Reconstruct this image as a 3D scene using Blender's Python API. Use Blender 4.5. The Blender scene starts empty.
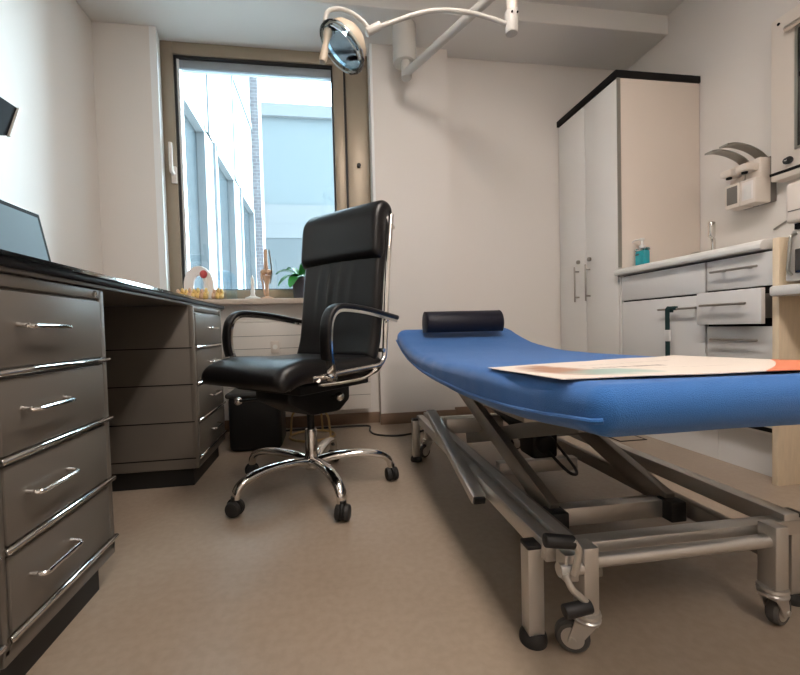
import bpy, bmesh, math, random
from mathutils import Vector, Matrix, Quaternion, noise
random.seed(4)
PI = math.pi
scene = bpy.context.scene
COL = scene.collection

# ------------------------------------------------------------------ materials
def nt(name):
    m = bpy.data.materials.new(name); m.use_nodes = True
    return m, m.node_tree.nodes, m.node_tree.links, m.node_tree.nodes['Principled BSDF']

def mat(name, col, rough=0.5, metal=0.0, bump=0.0, scale=40.0, var=0.0, coat=0.0, sheen=0.0, stretch=None, spec=None):
    m, N, L, b = nt(name)
    b.inputs['Base Color'].default_value = (*col, 1)
    b.inputs['Roughness'].default_value = rough
    b.inputs['Metallic'].default_value = metal
    if coat: b.inputs['Coat Weight'].default_value = coat
    if sheen:
        b.inputs['Sheen Weight'].default_value = sheen; b.inputs['Sheen Roughness'].default_value = 0.4
    if spec is not None: b.inputs['Specular IOR Level'].default_value = spec
    if bump or var:
        tc = N.new('ShaderNodeTexCoord'); mp = N.new('ShaderNodeMapping')
        L.new(tc.outputs['Object'], mp.inputs['Vector'])
        if stretch: mp.inputs['Scale'].default_value = stretch
        n = N.new('ShaderNodeTexNoise'); n.inputs['Scale'].default_value = scale; n.inputs['Detail'].default_value = 4
        L.new(mp.outputs['Vector'], n.inputs['Vector'])
        if var:
            r = N.new('ShaderNodeValToRGB')
            r.color_ramp.elements[0].position = 0.3; r.color_ramp.elements[1].position = 0.7
            r.color_ramp.elements[0].color = (*[c * (1 - var) for c in col], 1)
            r.color_ramp.elements[1].color = (*[min(1, c * (1 + var)) for c in col], 1)
            L.new(n.outputs['Fac'], r.inputs['Fac']); L.new(r.outputs['Color'], b.inputs['Base Color'])
        if bump:
            bp = N.new('ShaderNodeBump'); bp.inputs['Strength'].default_value = bump; bp.inputs['Distance'].default_value = 0.004
            L.new(n.outputs['Fac'], bp.inputs['Height']); L.new(bp.outputs['Normal'], b.inputs['Normal'])
    return m

def srgb(r, g, b):
    f = lambda c: (c / 255 / 12.92) if c / 255 <= 0.04045 else ((c / 255 + 0.055) / 1.055) ** 2.4
    return (f(r), f(g), f(b))

def floor_mat():
    m, N, L, b = nt('vinyl_floor')
    tc = N.new('ShaderNodeTexCoord')
    n1 = N.new('ShaderNodeTexNoise'); n1.inputs['Scale'].default_value = 2.2; n1.inputs['Detail'].default_value = 5
    n2 = N.new('ShaderNodeTexNoise'); n2.inputs['Scale'].default_value = 55; n2.inputs['Detail'].default_value = 3
    L.new(tc.outputs['Object'], n1.inputs['Vector']); L.new(tc.outputs['Object'], n2.inputs['Vector'])
    r1 = N.new('ShaderNodeValToRGB'); r1.color_ramp.elements[0].position = .3; r1.color_ramp.elements[1].position = .72
    r1.color_ramp.elements[0].color = (*srgb(147, 131, 114), 1); r1.color_ramp.elements[1].color = (*srgb(160, 144, 127), 1)
    L.new(n1.outputs['Fac'], r1.inputs['Fac'])
    r2 = N.new('ShaderNodeValToRGB'); r2.color_ramp.elements[0].position = .35; r2.color_ramp.elements[1].position = .65
    r2.color_ramp.elements[0].color = (.88, .87, .86, 1); r2.color_ramp.elements[1].color = (1, 1, 1, 1)
    L.new(n2.outputs['Fac'], r2.inputs['Fac'])
    mx = N.new('ShaderNodeMix'); mx.data_type = 'RGBA'; mx.blend_type = 'MULTIPLY'; mx.inputs[0].default_value = .8
    L.new(r1.outputs['Color'], mx.inputs[6]); L.new(r2.outputs['Color'], mx.inputs[7])
    L.new(mx.outputs[2], b.inputs['Base Color'])
    b.inputs['Roughness'].default_value = .38
    bp = N.new('ShaderNodeBump'); bp.inputs['Strength'].default_value = .08; bp.inputs['Distance'].default_value = .002
    L.new(n2.outputs['Fac'], bp.inputs['Height']); L.new(bp.outputs['Normal'], b.inputs['Normal'])
    return m

def glass_mat(name, tint=(1, 1, 1), gloss=1.0):
    m = bpy.data.materials.new(name); m.use_nodes = True
    N, L = m.node_tree.nodes, m.node_tree.links; N.clear()
    o = N.new('ShaderNodeOutputMaterial'); mx = N.new('ShaderNodeMixShader')
    t = N.new('ShaderNodeBsdfTransparent'); t.inputs['Color'].default_value = (*tint, 1)
    g = N.new('ShaderNodeBsdfGlossy'); g.inputs['Roughness'].default_value = .02; g.inputs['Color'].default_value = (gloss, gloss, gloss, 1)
    f = N.new('ShaderNodeFresnel'); f.inputs['IOR'].default_value = 1.45
    L.new(f.outputs['Fac'], mx.inputs['Fac']); L.new(t.outputs['BSDF'], mx.inputs[1]); L.new(g.outputs['BSDF'], mx.inputs[2])
    L.new(mx.outputs['Shader'], o.inputs['Surface'])
    return m

def emit_mat(name, col, s):
    m = bpy.data.materials.new(name); m.use_nodes = True
    N, L = m.node_tree.nodes, m.node_tree.links; N.clear()
    o = N.new('ShaderNodeOutputMaterial'); e = N.new('ShaderNodeEmission')
    e.inputs['Color'].default_value = (*col, 1); e.inputs['Strength'].default_value = s
    L.new(e.outputs['Emission'], o.inputs['Surface'])
    return m

def brick_mat(name, c1, c2, mortar, scale):
    m, N, L, b = nt(name)
    tc = N.new('ShaderNodeTexCoord'); mp = N.new('ShaderNodeMapping'); mp.inputs['Rotation'].default_value = (PI / 2, 0, 0)
    br = N.new('ShaderNodeTexBrick'); br.inputs['Scale'].default_value = scale
    br.inputs['Color1'].default_value = (*c1, 1); br.inputs['Color2'].default_value = (*c2, 1); br.inputs['Mortar'].default_value = (*mortar, 1)
    L.new(tc.outputs['Object'], mp.inputs['Vector']); L.new(mp.outputs['Vector'], br.inputs['Vector'])
    L.new(br.outputs['Color'], b.inputs['Base Color']); b.inputs['Roughness'].default_value = .9
    return m

def paper_mat():
    """printed sheet: cream, brown picture and pale green patch at one end, orange field with a round edge at the other, faint lines of print"""
    m, N, L, b = nt('printed_paper')
    tc = N.new('ShaderNodeTexCoord'); sp = N.new('ShaderNodeSeparateXYZ'); L.new(tc.outputs['UV'], sp.inputs['Vector'])
    def math_(op, a, bb=None, c=None):
        n = N.new('ShaderNodeMath'); n.operation = op
        for i, v in enumerate((a, bb, c)):
            if v is None: continue
            if isinstance(v, (int, float)): n.inputs[i].default_value = v
            else: L.new(v, n.inputs[i])
        return n.outputs[0]
    def mix(f, a, c):
        n = N.new('ShaderNodeMix'); n.data_type = 'RGBA'; L.new(f, n.inputs[0])
        if isinstance(a, tuple): n.inputs[6].default_value = (*a, 1)
        else: L.new(a, n.inputs[6])
        n.inputs[7].default_value = (*c, 1); return n.outputs[2]
    u, v = sp.outputs['X'], sp.outputs['Y']
    nz = N.new('ShaderNodeTexNoise'); nz.inputs['Scale'].default_value = 9; nz.inputs['Detail'].default_value = 4
    L.new(tc.outputs['UV'], nz.inputs['Vector'])
    nn = math_('SUBTRACT', nz.outputs['Fac'], .5)
    def blob(cu, cv, ru, rv, k=1.0):
        du = math_('DIVIDE', math_('SUBTRACT', u, cu), ru); dv = math_('DIVIDE', math_('SUBTRACT', v, cv), rv)
        d = math_('ADD', math_('ADD', math_('MULTIPLY', du, du), math_('MULTIPLY', dv, dv)), math_('MULTIPLY', nn, 2.2))
        return math_('MULTIPLY', math_('MINIMUM', math_('MAXIMUM', math_('SUBTRACT', 1.3, d), 0), 1), k)
    c = mix(blob(.14, .52, .10, .36, .95), srgb(226, 214, 202), srgb(168, 124, 98))
    c = mix(blob(.22, .28, .12, .18, .8), c, srgb(140, 176, 168))
    # lines of print
    wob = math_('MULTIPLY', nn, .02)
    for (v0, h, a, e, k) in ((.52, .030, .27, .54, .85), (.72, .012, .30, .70, .3), (.36, .010, .34, .66, .25)):
        dv = math_('ABSOLUTE', math_('SUBTRACT', math_('ADD', v, wob), v0))
        on = math_('LESS_THAN', dv, h)
        on = math_('MULTIPLY', on, math_('MULTIPLY', math_('GREATER_THAN', u, a), math_('LESS_THAN', u, e)))
        n2 = N.new('ShaderNodeTexNoise'); n2.noise_dimensions = '1D'; n2.inputs['Scale'].default_value = 60
        L.new(math_('ADD', u, v0), n2.inputs['W'])
        on = math_('MULTIPLY', on, math_('GREATER_THAN', n2.outputs['Fac'], .47))
        c = mix(math_('MULTIPLY', on, k), c, srgb(120, 95, 90))
    so = N.new('ShaderNodeSeparateXYZ'); L.new(tc.outputs['Object'], so.inputs['Vector'])
    du = math_('SUBTRACT', so.outputs['X'], -.5); dv = math_('SUBTRACT', so.outputs['Y'], 2.4)
    d = math_('SQRT', math_('ADD', math_('MULTIPLY', du, du), math_('MULTIPLY', dv, dv)))
    c = mix(math_('GREATER_THAN', d, 2.212), c, srgb(226, 132, 96))
    L.new(c, b.inputs['Base Color']); b.inputs['Roughness'].default_value = .55
    return m

M = dict(
    floor=floor_mat(),
    wall=mat('wall_paint', srgb(226, 221, 215), .75, bump=.05, scale=180),
    ceiling=mat('ceiling_paint', srgb(226, 224, 220), .85),
    base=mat('brown_skirting', srgb(132, 108, 88), .5),
    reveal=mat('white_reveal', srgb(236, 238, 238), .6),
    sill=mat('sill_stone', srgb(205, 190, 175), .4, var=.06, scale=60),
    bronze=mat('bronze_anodised', srgb(158, 145, 127), .42, .35),
    black=mat('black_gasket', (.012, .012, .013), .5),
    blind=mat('grey_headrail', srgb(150, 158, 165), .5),
    glass=glass_mat('window_glass'),
    white=mat('white_lacquer', srgb(228, 226, 222), .35),
    cabside=mat('cabinet_side', srgb(222, 210, 198), .4),
    grey=mat('front_laminate', srgb(214, 213, 211), .38),
    top=mat('worktop_laminate', srgb(216, 215, 211), .35),
    cream=mat('birch_edge', srgb(222, 204, 176), .5, var=.05, scale=14, stretch=(8, 8, 1)),
    dark=mat('dark_gap', (.008, .007, .007), .7, spec=.2),
    steel=mat('brushed_steel', srgb(204, 200, 194), .36, .8, bump=.03, scale=160, stretch=(1, 6, 6)),
    dsteel=mat('dull_steel', srgb(160, 154, 146), .42, .85),
    chrome=mat('polished_chrome', srgb(225, 222, 218), .09, 1.0),
    leather=mat('black_leather', (.006, .0055, .006), .30, bump=.2, scale=190, spec=.36),
    bplastic=mat('black_plastic', (.008, .008, .008), .42, spec=.3),
    rubber=mat('black_rubber', (.014, .013, .012), .65),
    grubber=mat('grey_rubber', (.07, .065, .06), .6),
    metalgrey=mat('grey_powder_metal', srgb(108, 102, 94), .42, .25),
    kick=mat('black_plinth', (.008, .008, .008), .5),
    glasstop=mat('black_desktop', (.010, .010, .012), .45, spec=.3),
    blue=mat('blue_terry', srgb(48, 106, 174), .9, bump=.35, scale=620, var=.10, sheen=.25),
    navy=mat('navy_vinyl', srgb(22, 23, 36), .5, spec=.3),
    paper=paper_mat(),
    lampwhite=mat('lamp_enamel', srgb(190, 187, 181), .4),
    beige=mat('beige_plastic', srgb(184, 170, 150), .45),
    mirror=mat('reflector', srgb(214, 232, 240), .22, .8, bump=.6, scale=34),
    clear=glass_mat('clear_acrylic', (.86, .95, 1.0)),
    milky=mat('milky_acrylic', srgb(232, 226, 222), .35),
    teal=mat('teal_gel', srgb(24, 158, 172), .22, coat=.4),
    screen=mat('dark_screen', (.008, .008, .009), .08, coat=.6),
    lscreen=mat('laptop_screen', srgb(78, 92, 98), .6, spec=.2),
    dgrey=mat('dark_grey_plastic', srgb(112, 108, 102), .4),
    mgrey=mat('lever_grey', srgb(160, 158, 150), .35, .7),
    ivory=mat('ivory_plastic', srgb(224, 214, 203), .42),
    strap=mat('green_webbing', srgb(20, 52, 52), .8),
    bone=mat('bone_tan', srgb(216, 178, 146), .55, var=.12, scale=60),
    bonew=mat('bone_white', srgb(238, 236, 230), .5),
    boney=mat('bone_yellow', srgb(232, 196, 120), .5, var=.12, scale=80),
    red=mat('muscle_red', srgb(190, 70, 70), .5),
    pot=mat('dark_pot', srgb(70, 68, 76), .45),
    soil=mat('bark_soil', srgb(58, 42, 30), .9, bump=.8, scale=120),
    leaf=mat('orchid_leaf', srgb(52, 140, 58), .35, var=.2, scale=20),
    stem=mat('stem_brown', srgb(96, 84, 60), .6),
    brass=mat('brass_wire', srgb(205, 178, 130), .3, 1.0),
    rad=mat('radiator_enamel', srgb(222, 216, 208), .4),
    fac=mat('facade_white_dimmed', srgb(126, 129, 131), .7),  # facade paints darkened below their real tone to offset the bright sky
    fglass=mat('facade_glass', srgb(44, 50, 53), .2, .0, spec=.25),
    fband=mat('facade_pale_dimmed', srgb(116, 125, 128), .6),
    fgrey=mat('facade_grey_dimmed', srgb(98, 105, 108), .7),
    brick=brick_mat('grey_brick', srgb(104, 98, 102), srgb(116, 112, 114), srgb(140, 140, 142), 3.0),
    ground=mat('courtyard_paving', srgb(176, 176, 174), .9),
    curtain=mat('grey_curtain', srgb(78, 86, 90), .8),
    mblack=mat('matt_black', (.008, .008, .009), .8, spec=.1),
    lamp=emit_mat('lamp_diffuser', (1.0, .89, .815), 1.0),
)

# ------------------------------------------------------------------ mesh helpers
class MB:
    def __init__(s): s.bm = bmesh.new()
    def _merge(s, b, T=None):
        if T is not None: b.transform(T)
        me = bpy.data.meshes.new('t'); b.to_mesh(me); b.free(); s.bm.from_mesh(me); bpy.data.meshes.remove(me); return s
    def box(s, x0, x1, y0, y1, z0, z1, bev=0.0, seg=2, T=None):
        b = bmesh.new(); bmesh.ops.create_cube(b, size=1)
        x0, x1 = sorted((x0, x1)); y0, y1 = sorted((y0, y1)); z0, z1 = sorted((z0, z1))
        for v in b.verts:
            v.co = Vector(((x0 + x1) / 2 + v.co.x * (x1 - x0), (y0 + y1) / 2 + v.co.y * (y1 - y0), (z0 + z1) / 2 + v.co.z * (z1 - z0)))
        if bev: bmesh.ops.bevel(b, geom=b.edges[:], offset=bev, segments=seg, affect='EDGES', profile=.5)
        return s._merge(b, T)
    def beam(s, p0, p1, w, h, up=(0, 0, 1), bev=.002):
        p0, p1 = Vector(p0), Vector(p1); d = p1 - p0; L = d.length; d.normalize()
        side = d.cross(Vector(up))
        if side.length < 1e-4: side = Vector((1, 0, 0))
        side.normalize(); u = side.cross(d).normalized()
        T = Matrix((side, d, u)).transposed().to_4x4(); T.translation = p0
        return s.box(-w / 2, w / 2, 0, L, -h / 2, h / 2, bev, 2, T)
    def sweep(s, pts, sec, closed=False, up=(0, 0, 1), caps=True, scales=None):
        """sweep a section [(a,b)] (side, up) along pts"""
        P = [Vector(p) for p in pts]; n = len(P); rings = []
        prev = None; bm = s.bm
        for i in range(n):
            if closed: t = P[(i + 1) % n] - P[i - 1]
            else: t = P[min(i + 1, n - 1)] - P[max(i - 1, 0)]
            t.normalize()
            if prev is None:
                sd = t.cross(Vector(up))
                if sd.length < 1e-3: sd = t.cross(Vector((1, 0, 0)))
                sd.normalize()
            else:
                sd = prev - t * prev.dot(t); sd.normalize()
            prev = sd; u = sd.cross(t).normalized(); k = scales[i] if scales else 1
            rings.append([bm.verts.new(P[i] + sd * a * k + u * b * k) for a, b in sec])
        m = len(sec)
        for i in range(n if closed else n - 1):
            A, B = rings[i], rings[(i + 1) % n]
            for j in range(m): bm.faces.new((A[j], A[(j + 1) % m], B[(j + 1) % m], B[j]))
        if not closed and caps: bm.faces.new(rings[0][::-1]); bm.faces.new(rings[-1])
        return s
    def tube(s, pts, r, seg=12, closed=False, smooth=0, scales=None, up=(0, 0, 1)):
        if smooth: pts = spline(pts, smooth, closed)
        return s.sweep(pts, [(r * math.cos(2 * PI * k / seg), r * math.sin(2 * PI * k / seg)) for k in range(seg)], closed, up, True, scales)
    def cyl(s, p0, p1, r, r2=None, seg=24, bev=0):
        p0, p1 = Vector(p0), Vector(p1); r2 = r if r2 is None else r2; d = p1 - p0
        if bev:
            prof = [(0, 0), (r - bev, 0), (r - bev * .3, bev * .3), (r, bev), (r2, d.length - bev), (r2 - bev * .3, d.length - bev * .3), (r2 - bev, d.length), (0, d.length)]
        else: prof = [(0, 0), (r, 0), (r2, d.length), (0, d.length)]
        return s.lathe(prof, p0, d, seg)
    def lathe(s, prof, base=(0, 0, 0), axis=(0, 0, 1), seg=24):
        q = Vector((0, 0, 1)).rotation_difference(Vector(axis).normalized()); base = Vector(base); bm = s.bm; rings = []
        for r, z in prof:
            if r < 1e-6: rings.append([bm.verts.new(base + q @ Vector((0, 0, z)))])
            else: rings.append([bm.verts.new(base + q @ Vector((r * math.cos(2 * PI * k / seg), r * math.sin(2 * PI * k / seg), z))) for k in range(seg)])
        for A, B in zip(rings, rings[1:]):
            if len(A) == 1 and len(B) == 1: continue
            for k in range(seg):
                k2 = (k + 1) % seg
                if len(A) == 1: bm.faces.new((A[0], B[k], B[k2]))
                elif len(B) == 1: bm.faces.new((A[k], B[0], A[k2]))
                else: bm.faces.new((A[k], B[k], B[k2], A[k2]))
        return s
    def ball(s, c, r, sc=(1, 1, 1), seg=16, T=None):
        b = bmesh.new(); bmesh.ops.create_uvsphere(b, u_segments=seg, v_segments=seg // 2 + 2, radius=r)
        for v in b.verts: v.co = Vector((v.co.x * sc[0], v.co.y * sc[1], v.co.z * sc[2]))
        if T is not None: b.transform(T)
        bmesh.ops.translate(b, vec=Vector(c), verts=b.verts); return s._merge(b)
    def prism(s, poly, axis, a0, a1, bev=0):
        """poly 2-D outline in the two other axes, extruded along axis from a0 to a1"""
        b = bmesh.new()
        def P(u, v, a): return Vector((a, u, v)) if axis == 'x' else Vector((u, a, v)) if axis == 'y' else Vector((u, v, a))
        A = [b.verts.new(P(u, v, a0)) for u, v in poly]; B = [b.verts.new(P(u, v, a1)) for u, v in poly]
        b.faces.new(A[::-1]); b.faces.new(B)
        for i in range(len(poly)):
            j = (i + 1) % len(poly); b.faces.new((A[i], A[j], B[j], B[i]))
        bmesh.ops.recalc_face_normals(b, faces=b.faces)
        if bev: bmesh.ops.bevel(b, geom=b.edges[:], offset=bev, segments=2, affect='EDGES', profile=.5)
        return s._merge(b)
    def build(s, name, m, parent=None, smooth=35, sub=0):
        bm = s.bm; bmesh.ops.recalc_face_normals(bm, faces=bm.faces)
        off = root_loc(parent) if parent is not None else Vector((0, 0, 0))
        if off.length: bmesh.ops.translate(bm, vec=-off, verts=bm.verts)
        me = bpy.data.meshes.new(name); bm.to_mesh(me); bm.free()
        o = bpy.data.objects.new(name, me); COL.objects.link(o); me.materials.append(M[m] if isinstance(m, str) else m)
        if smooth:
            for p in me.polygons: p.use_smooth = True
            me.set_sharp_from_angle(angle=math.radians(smooth))
        if parent is not None: o.parent = parent
        if sub:
            md = o.modifiers.new('s', 'SUBSURF'); md.levels = md.render_levels = sub
        return o

def root_loc(p):
    while p.parent is not None: p = p.parent
    return Vector(p.location)

def spline(pts, k, closed=False):
    P = [Vector(p) for p in pts]; n = len(P); out = []
    for i in range(n if closed else n - 1):
        if closed: a, b, c, d = P[i - 1], P[i], P[(i + 1) % n], P[(i + 2) % n]
        else: a, b, c, d = P[max(i - 1, 0)], P[i], P[i + 1], P[min(i + 2, n - 1)]
        for j in range(k):
            t = j / k
            out.append(.5 * ((2 * b) + (c - a) * t + (2 * a - 5 * b + 4 * c - d) * t * t + (3 * b - a - 3 * c + d) * t ** 3))
    if not closed: out.append(P[-1])
    return out

def fillet(pts, r, k=6):
    """polyline with rounded corners"""
    P = [Vector(p) for p in pts]; out = [P[0]]
    for a, b, c in zip(P, P[1:], P[2:]):
        u = (a - b).normalized(); w = (c - b).normalized(); rr = min(r, (a - b).length * .49, (c - b).length * .49)
        p, q = b + u * rr, b + w * rr
        for j in range(k + 1):
            t = j / k; out.append(p * (1 - t) ** 2 + b * 2 * t * (1 - t) + q * t * t)
    out.append(P[-1]); return out

def tag(o, label=None, cat=None, group=None, kind=None):
    if label: o['label'] = label
    if cat: o['category'] = cat
    if group: o['group'] = group
    if kind: o['kind'] = kind
    return o

def thing(name, label, cat, loc=(0, 0, 0), rz=0, group=None):
    o = bpy.data.objects.new(name, None); COL.objects.link(o); o.empty_display_size = .1
    o.location = loc; o.rotation_euler = (0, 0, rz); return tag(o, label, cat, group)

def structure(name, mb, m, parent=None, smooth=35):
    o = mb.build(name, m, parent, smooth)
    if parent is None: o['kind'] = 'structure'
    return o

def copy_tree(o, parent=None):
    c = o.copy(); COL.objects.link(c)
    if parent is not None: c.parent = parent
    for ch in list(o.children): copy_tree(ch, c)
    return c
LAMP = 29.0; SKY = 5.0; GLOW = 46.0; EXPO = 0.0
# ------------------------------------------------------------------ the room
H = 2.454; XL, XR, YB, YF = -1.22, 2.12, 2.56, -1.9
structure('floor', MB().box(XL - .15, XR + .15, YF - .15, 2.75, -.1, 0), 'floor', smooth=0)
structure('ceiling', MB().box(XL - .15, XR + .15, YF - .15, 2.75, H, H + .12), 'ceiling', smooth=0)
structure('trim_1', MB().box(XL, XR, 2.21, 2.75, 2.34, H, .004), 'ceiling', smooth=0)          # lowered strip of ceiling by the window
structure('wall_left', MB().box(XL - .15, XL, YF - .15, 2.75, 0, H), 'wall', smooth=0)
structure('wall_right', MB().box(XR, XR + .15, YF - .15, 2.75, 0, H), 'wall', smooth=0)
structure('wall_front', MB().box(XL, XR, YF - .15, YF, 0, H), 'wall', smooth=0)
for bx in ((.815, XR, YB, 2.72, 0, 2.34), (XL, -.925, 2.49, 2.72, 0, 2.34), (.335, .815, 2.49, 2.72, 0, 2.34), (-.925, .335, 2.56, 2.72, 0, .765)):
    structure('wall_back', MB().box(*bx), 'wall', smooth=0)      # right part, beside the window, pillar, parapet
rv = MB()
rv.prism([(-.9255, 2.488), (-.888, 2.488), (-.910, 2.60), (-.9255, 2.60)], 'z', .0, 2.34); rv.box(.322, .338, 2.488, 2.60, .80, 2.34, .002)
structure('trim_2', rv, 'reveal', smooth=0)
structure('trim_3', MB().box(-.900, .333, 2.455, 2.62, .765, .797, .006), 'sill')
bb = MB(); bb.box(.330, .82, 2.478, 2.49, 0, .068, .002); bb.box(.82, 1.6, 2.548, 2.56, 0, .068, .002); bb.box(-.89, .335, 2.548, 2.56, 0, .068, .002)
bb.box(XL, -.89, 2.478, 2.49, 0, .068, .002)
structure('baseboard_back', bb, 'base')
structure('baseboard_left', MB().box(XL, XL + .012, YF, 2.478, 0, .068, .002), 'base')

# window
W = thing('window_1', None, None, (-.28, 2.62, .80)); W['kind'] = 'structure'
f = MB(); y0, y1 = 2.60, 2.68
f.box(-.915, -.842, y0, y1, .797, 2.34, .004); f.box(.318, .335, y0, y1, .797, 2.34, .002)
f.box(-.842, .318, y0, y1, 2.268, 2.34, .004); f.box(-.842, .318, y0, y1, .797, .862, .004)
f.box(.10, .165, y0 - .012, y1, .862, 2.268, .004)
f.build('window_frame', 'bronze', W)
f = MB(); f.box(-.842, -.829, y0 + .012, y1, .862, 2.268); f.box(.09, .10, y0 + .012, y1, .862, 2.268); f.box(-.842, .10, y0 + .012, y1, 2.254, 2.268)
f.box(-.842, .10, y0 + .012, y1, .862, .868); f.box(.165, .18, y0 + .02, y1, .862, 2.268); f.build('gasket', 'black', W)
f = MB(); f.box(-.829, -.816, y0 + .025, y1, .868, 2.254); f.build('sash', 'reveal', W)
MB().box(-.816, .09, y0 + .03, y1, 2.205, 2.254, .003).build('headrail', 'blind', W)
MB().box(.18, .318, y0 + .004, y1, .862, 2.268, .004).build('side_panel', 'bronze', W)
MB().cyl((.25, y0 + .006, 1.645), (.25, y0 - .012, 1.645), .014, bev=.003).build('lock', 'black', W)
MB().box(-.816, .09, 2.645, 2.650, .868, 2.205).build('pane', 'glass', W)
h = MB(); h.box(-.872, -.842, 2.585, 2.60, 1.50, 1.60, .004).build('handle_plate', 'ivory', W)
h = MB(); h.tube(fillet([(-.857, 2.585, 1.555), (-.857, 2.545, 1.555), (-.857, 2.545, 1.72)], .015), .011); h.build('window_handle', 'ivory', W)

# outside: office wing on the left, pale block beyond
Wg = thing('office_wing', 'white office wing with tall framed windows running away outside the window', 'building', (-1.7, 9, -3))
fx = -1.62
ZT_ = 3.52
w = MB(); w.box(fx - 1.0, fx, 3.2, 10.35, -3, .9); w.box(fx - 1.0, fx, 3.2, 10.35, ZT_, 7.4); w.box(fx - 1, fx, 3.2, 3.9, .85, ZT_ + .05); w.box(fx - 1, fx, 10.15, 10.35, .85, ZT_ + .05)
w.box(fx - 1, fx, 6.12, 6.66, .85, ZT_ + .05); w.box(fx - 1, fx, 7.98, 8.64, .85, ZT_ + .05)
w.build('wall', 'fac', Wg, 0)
for a, b_ in ((3.9, 6.12), (6.66, 7.98), (8.64, 10.15)):
    fr = MB()
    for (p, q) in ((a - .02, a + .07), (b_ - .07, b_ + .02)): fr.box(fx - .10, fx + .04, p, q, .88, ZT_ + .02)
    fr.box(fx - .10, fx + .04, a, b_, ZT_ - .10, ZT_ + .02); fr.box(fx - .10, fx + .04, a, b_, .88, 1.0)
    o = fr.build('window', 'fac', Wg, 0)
    MB().box(fx - .09, fx - .07, a, b_, .9, ZT_).build('pane', 'fglass', o, 0)
    MB().box(fx - .06, fx - .045, a + .1, a + .1 + (b_ - a) * .3, .95, ZT_ - .1).build('curtain', 'curtain', o, 0)
for yy in (5.0, 6.4, 8.2):
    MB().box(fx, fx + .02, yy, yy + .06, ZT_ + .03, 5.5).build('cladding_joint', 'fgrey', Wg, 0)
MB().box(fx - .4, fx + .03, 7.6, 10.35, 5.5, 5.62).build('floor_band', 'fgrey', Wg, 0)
Bt = thing('brick_pier', 'pale grey brick pier between the office wing and far block', 'pier', (-1.6, 10.4, -3))
MB().box(-2.0, -1.44, 10.37, 10.9, -3, 9.5).build('pier_shaft', 'brick', Bt, 0)
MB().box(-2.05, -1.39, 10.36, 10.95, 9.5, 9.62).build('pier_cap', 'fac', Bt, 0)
Fb = thing('office_block', 'pale office block with horizontal bands facing the window from afar', 'building', (2, 16.5, -3))
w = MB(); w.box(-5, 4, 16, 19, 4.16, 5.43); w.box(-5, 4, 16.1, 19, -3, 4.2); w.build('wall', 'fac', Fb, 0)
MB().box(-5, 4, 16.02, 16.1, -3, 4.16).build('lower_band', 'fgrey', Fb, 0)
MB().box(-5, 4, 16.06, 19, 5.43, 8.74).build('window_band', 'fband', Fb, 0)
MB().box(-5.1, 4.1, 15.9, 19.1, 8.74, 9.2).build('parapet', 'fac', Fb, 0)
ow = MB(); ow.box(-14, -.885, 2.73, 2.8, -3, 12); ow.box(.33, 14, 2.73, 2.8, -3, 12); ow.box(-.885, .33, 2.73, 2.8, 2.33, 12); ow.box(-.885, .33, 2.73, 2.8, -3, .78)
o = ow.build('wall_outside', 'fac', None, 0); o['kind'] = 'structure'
o = MB().box(-12, 20, 3, 30, -3.2, -3).build('ground', 'ground', None, 0); o['kind'] = 'structure'

# radiator below the window
R = thing('radiator', 'wide flat white panel radiator under the window behind the office chair', 'radiator', (-.15, 2.5, .1))
r = MB(); r.box(-.57, .272, 2.45, 2.515, .112, .66, .006); r.build('panel', 'rad', R)
r = MB()
for k in range(6): r.box(-.565, .267, 2.4485, 2.4505, .20 + k * .075, .2025 + k * .075)
r.build('panel_groove', 'dgrey', R, 0)
r = MB(); r.box(-.57, .272, 2.448, 2.517, .655, .672, .004); r.build('top_grille', 'rad', R)
for xx in (-.45, .12): MB().box(xx, xx + .03, 2.515, 2.56, .3, .34).build('bracket', 'rad', R)
S = thing('wall_socket', 'small cream socket plate on the radiator front beside the armrest', 'socket', (-.29, 2.449, .50))
MB().box(-.315, -.265, 2.440, 2.4495, .475, .545, .003).build('plate', 'ivory', S)
MB().cyl((-.29, 2.441, .51), (-.29, 2.437, .51), .014).build('insert', 'bonew', S)

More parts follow.
